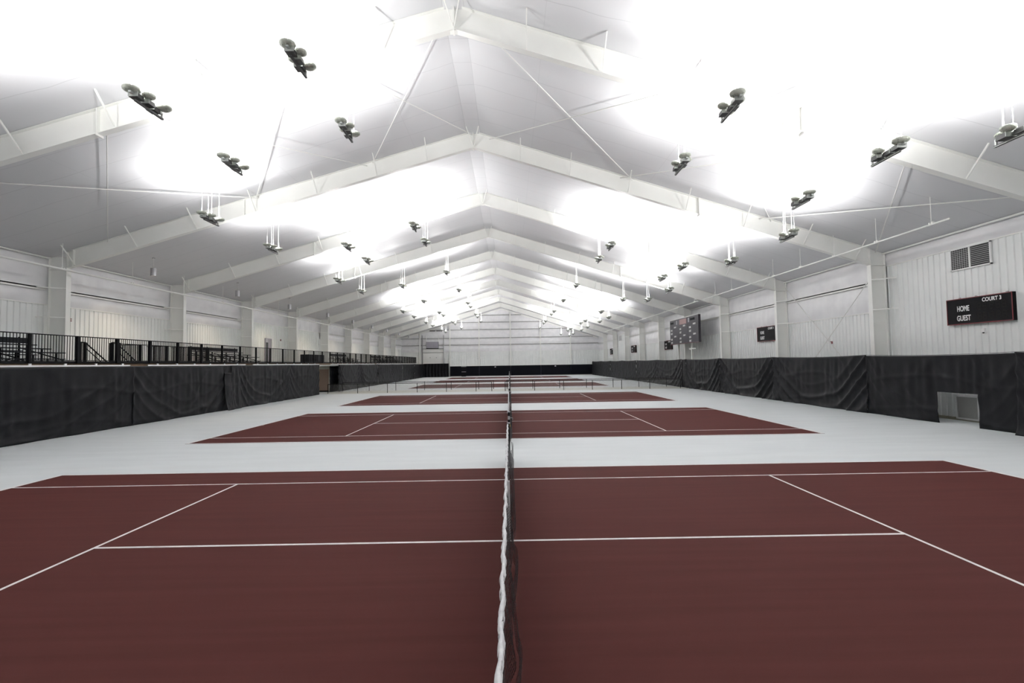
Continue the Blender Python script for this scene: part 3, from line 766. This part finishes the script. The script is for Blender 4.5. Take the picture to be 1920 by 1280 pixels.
# small wall devices
r = empty('wall_sensor', (XR-.06, 12.45, 3.78)); tag(r, 'small white sensor box below the COURT 3 scoreboard', 'sensor')
MB().box(-.08, .02, -.07, .07, 0, .16).build('housing', m_white, r); MB().lathe((-.05, 0, -.05), [(.001, 0), (.035, .01), (.035, .05)], 10).build('lens', m_black, r)
def alarm(x, y_, z, s, label):
    r = empty('fire_alarm', (x, y_, z)); tag(r, label, 'fire alarm', 'red fire alarms')
    MB().box(min(0, s*.07), max(0, s*.07), -.07, .07, 0, .15).build('housing', m_redalarm, r); MB().box(min(s*.07, s*.10), max(s*.07, s*.10), -.03, .03, .05, .10).build('strobe', m_white, r)
alarm(XR-.04, 22.2, 3.68, -1, 'small red fire alarm on the right wall beside the crossed wall rods')
alarm(XL+.04, 19.0, 5.45, 1, 'small red fire alarm on the left wall beside the nearest visible column')
alarm(XL+.04, 43.8, 5.5, 1, 'small dark alarm on the left wall beyond the gallery door')
# far wall: overhead door, vent, exit, lamps
r = empty('overhead_door', (-16.7, YF-.12, 0)); tag(r, 'white overhead door with dark tracks in the far left corner', 'door')
for z0_, z1_ in ((2.0, 3.7), (3.72, 5.35), (5.38, 6.2)):
    MB().box(-2.2, 2.3, -.10, -.02, z0_, z1_).build('door_section', m_steel, r)
for x in (-2.32, 2.38): MB().box(x-.05, x+.05, -.30, -.02, 0, 9.2).build('track', m_grey, r)
MB().box(-2.3, 2.35, -.22, -.12, 5.34, 5.40).build('joint_bar', m_dark, r)
MB().box(-2.3, 2.35, -.30, -.12, 6.18, 6.26).build('joint_bar', m_dark, r)
for x in (-.6, .75): MB().box(x-.05, x+.05, -.14, -.10, 4.2, 4.35).build('latch', m_dark, r)
r = empty('wall_vent', (-16.75, YF-.46, 6.3)); tag(r, 'grey louvred vent above the overhead door on the far wall', 'vent')
MB().box(-1.36, 1.36, -.1, .1, 0, 1.45).build('vent_frame', m_grey, r)
MB().box(-1.28, -.03, -.14, -.1, .1, 1.4).box(.03, 1.28, -.14, -.1, .1, 1.4).build('louvre', m_lilac, r)
MB().box(-1.36, 1.36, -.16, -.1, -.08, .04).build('sill', m_black, r)
MB().box(-1.36, -1.28, -.1, .1, 1.45, 2.9).box(1.3, 1.36, -.1, .1, 1.45, 2.9).build('upright', m_steel, r)
for x, ww in ((-16.75, 1.25), (-15.3, 1.1)):
    o = MB().box(x-ww/2, x+ww/2, YF-.50, YF-.38, 10.08, 10.2).build('dark_slot_bar', m_black)  # black boxes standing in for dark gaps under the roof
    tag(o, 'short black bar high above the overhead door, ' + ('first' if x < -16 else 'second') + ' from the side wall', 'dark slot')
d3 = empty('door_3', (-9.9, YF-.76, 0)); d3['kind'] = 'structure'
MB().box(-.5, .5, -.05, 0, .02, 2.15).build('door_leaf', m_black, d3); MB().box(-.45, .5, -.12, -.05, 1.02, 1.10).build('push_bar', m_alu, d3)
MB().box(-.55, .55, -.1, .02, 2.15, 2.3).build('door_header', m_grey, d3)
for x, s in ((-2.98, 'nearer the middle door'), (10.2, 'nearer the right corner')):
    r = empty('emergency_light', (x, YF-.78, 1.95)); tag(r, f'small white emergency light on the black far wall pad, {s}', 'emergency light', 'emergency lights')
    MB().prism([(-.17, 0), (.17, 0), (.12, .16), (-.12, .16)], 'y', -.10, 0).build('housing', m_white, r)

# ------------------------------------------------------------------ nets
def net():
    r = empty('tennis_net', (0, 0, 0)); HL = 6.40
    def hz(t): return .965+.10*t*t
    def nf(u, v):
        y = -HL+2*HL*u; t = 2*u-1; z = .03+(hz(t)-.03)*v
        return (.16-.07*v+.022*math.sin(y*5.3+v*3)*(1-v)+.016*math.sin(y*11+v*5)+.02*math.sin(y*1.9)*(1-v), y, z)
    MB().grid(nf, 150, 8).build('netting', m_net, r, True)
    def fold(u, v):
        y = -HL+2*HL*u; t = 2*u-1; z = .02+(hz(t)*.55)*v
        return (.20+.03*math.sin(y*3.3+v*2)+.014*math.sin(y*9), y, z)
    MB().grid(fold, 120, 5).build('netting_fold', m_net, r, True)
    mb = MB()
    N_ = 150
    for k in range(N_):
        p = []
        for u in (k/N_, (k+1)/N_):
            y = -HL+2*HL*u; t = 2*u-1; x = .09+.006*math.sin(y*9)+.004*math.sin(y*23)
            p.append((x, y, hz(t)))
        (xa, ya, za), (xb_, yb_, zb_) = p
        wa = .022+.004*math.sin(ya*17); 
        mb.add([(xa-wa, ya, za-.05), (xa-.012, ya, za), (xa+.012, ya, za), (xa+wa, ya, za-.05), (xb_-wa, yb_, zb_-.05), (xb_-.012, yb_, zb_), (xb_+.012, yb_, zb_), (xb_+wa, yb_, zb_-.05)],
               [(0, 1, 5, 4), (1, 2, 6, 5), (2, 3, 7, 6)])
    mb.build('headband', m_tape, r, True)
    for s in (-1, 1):
        p = MB().tube((.12, s*HL, 0), (.12, s*HL, 1.07), .04, 12).build('net_post', m_black, r, True)
        MB().tube((.12, s*HL, 1.07), (.12, s*HL, 1.10), .05, 12).build('post_cap', m_alu, p)
    MB().tube((.12, -HL-.05, .88), (.25, -HL-.05, .88), .012, 8).tube((.25, -HL-.05, .88), (.25, -HL-.05, .80), .012, 8).box(.08, .16, -HL-.08, -HL-.03, .82, .94).build('crank', m_grey, r)
    MB().box(.10, .15, -.025, .025, 0, .94).build('centre_strap', m_tape, r)
    return r
n0 = net()
for i, c in enumerate(COURT_Y):
    r = n0 if i == 0 else copy_tree(n0)
    r.location = (0, c, 0); tag(r, f'black tennis net with white headband seen end-on, {ORD[i]} from the camera', 'tennis net', 'tennis nets')
MB().lathe((.12, 6.46, 1.0), [(.001, -.05), (.045, -.035), (.05, 0), (.045, .035), (.001, .05)], 12).box(.09, .15, 6.43, 6.47, .85, .97).build('brass_crank', m_brass, n0, True)

# ------------------------------------------------------------------ barrier rails
def barrier(y_, px, label, gate=None):
    r = empty('barrier_rail', (px[0], y_, 0)); tag(r, label, 'barrier', 'black barrier rails')
    x0, x1 = px[0], px[-1]; H = .95
    MB().tube((0, 0, H), (x1-x0, 0, H), .028, 8).build('top_rail', m_black, r)
    for x in px: MB().tube((x-x0, 0, 0), (x-x0, 0, H), .030, 8).build('post', m_black, r)
    MB().box(0, x1-x0, -.003, .003, .03, H-.03).build('netting', m_fence, r, loc=(0, 0, 0))
    return r
barrier(42.25, [-18.2, -15.2, -12.2, -9.2, -6.25, -3.25, -1.67], 'black barrier rail on the near side of the walkway, left of the gate gap')
barrier(42.15, [-.31, 2.66, 5.6, 8.5, 11.45, 14.3, 17.4], 'black barrier rail on the near side of the walkway, right of the gate gap')
barrier(46.35, [-18.1, -15.2, -12.3, -9.15, -6.24, -3.24, -1.62], 'black barrier rail on the far side of the walkway, left of the gate gap')
barrier(46.0, [-.15, 2.66, 5.58, 8.5, 11.4, 14.2, 17.2], 'black barrier rail on the far side of the walkway, right of the gate gap')
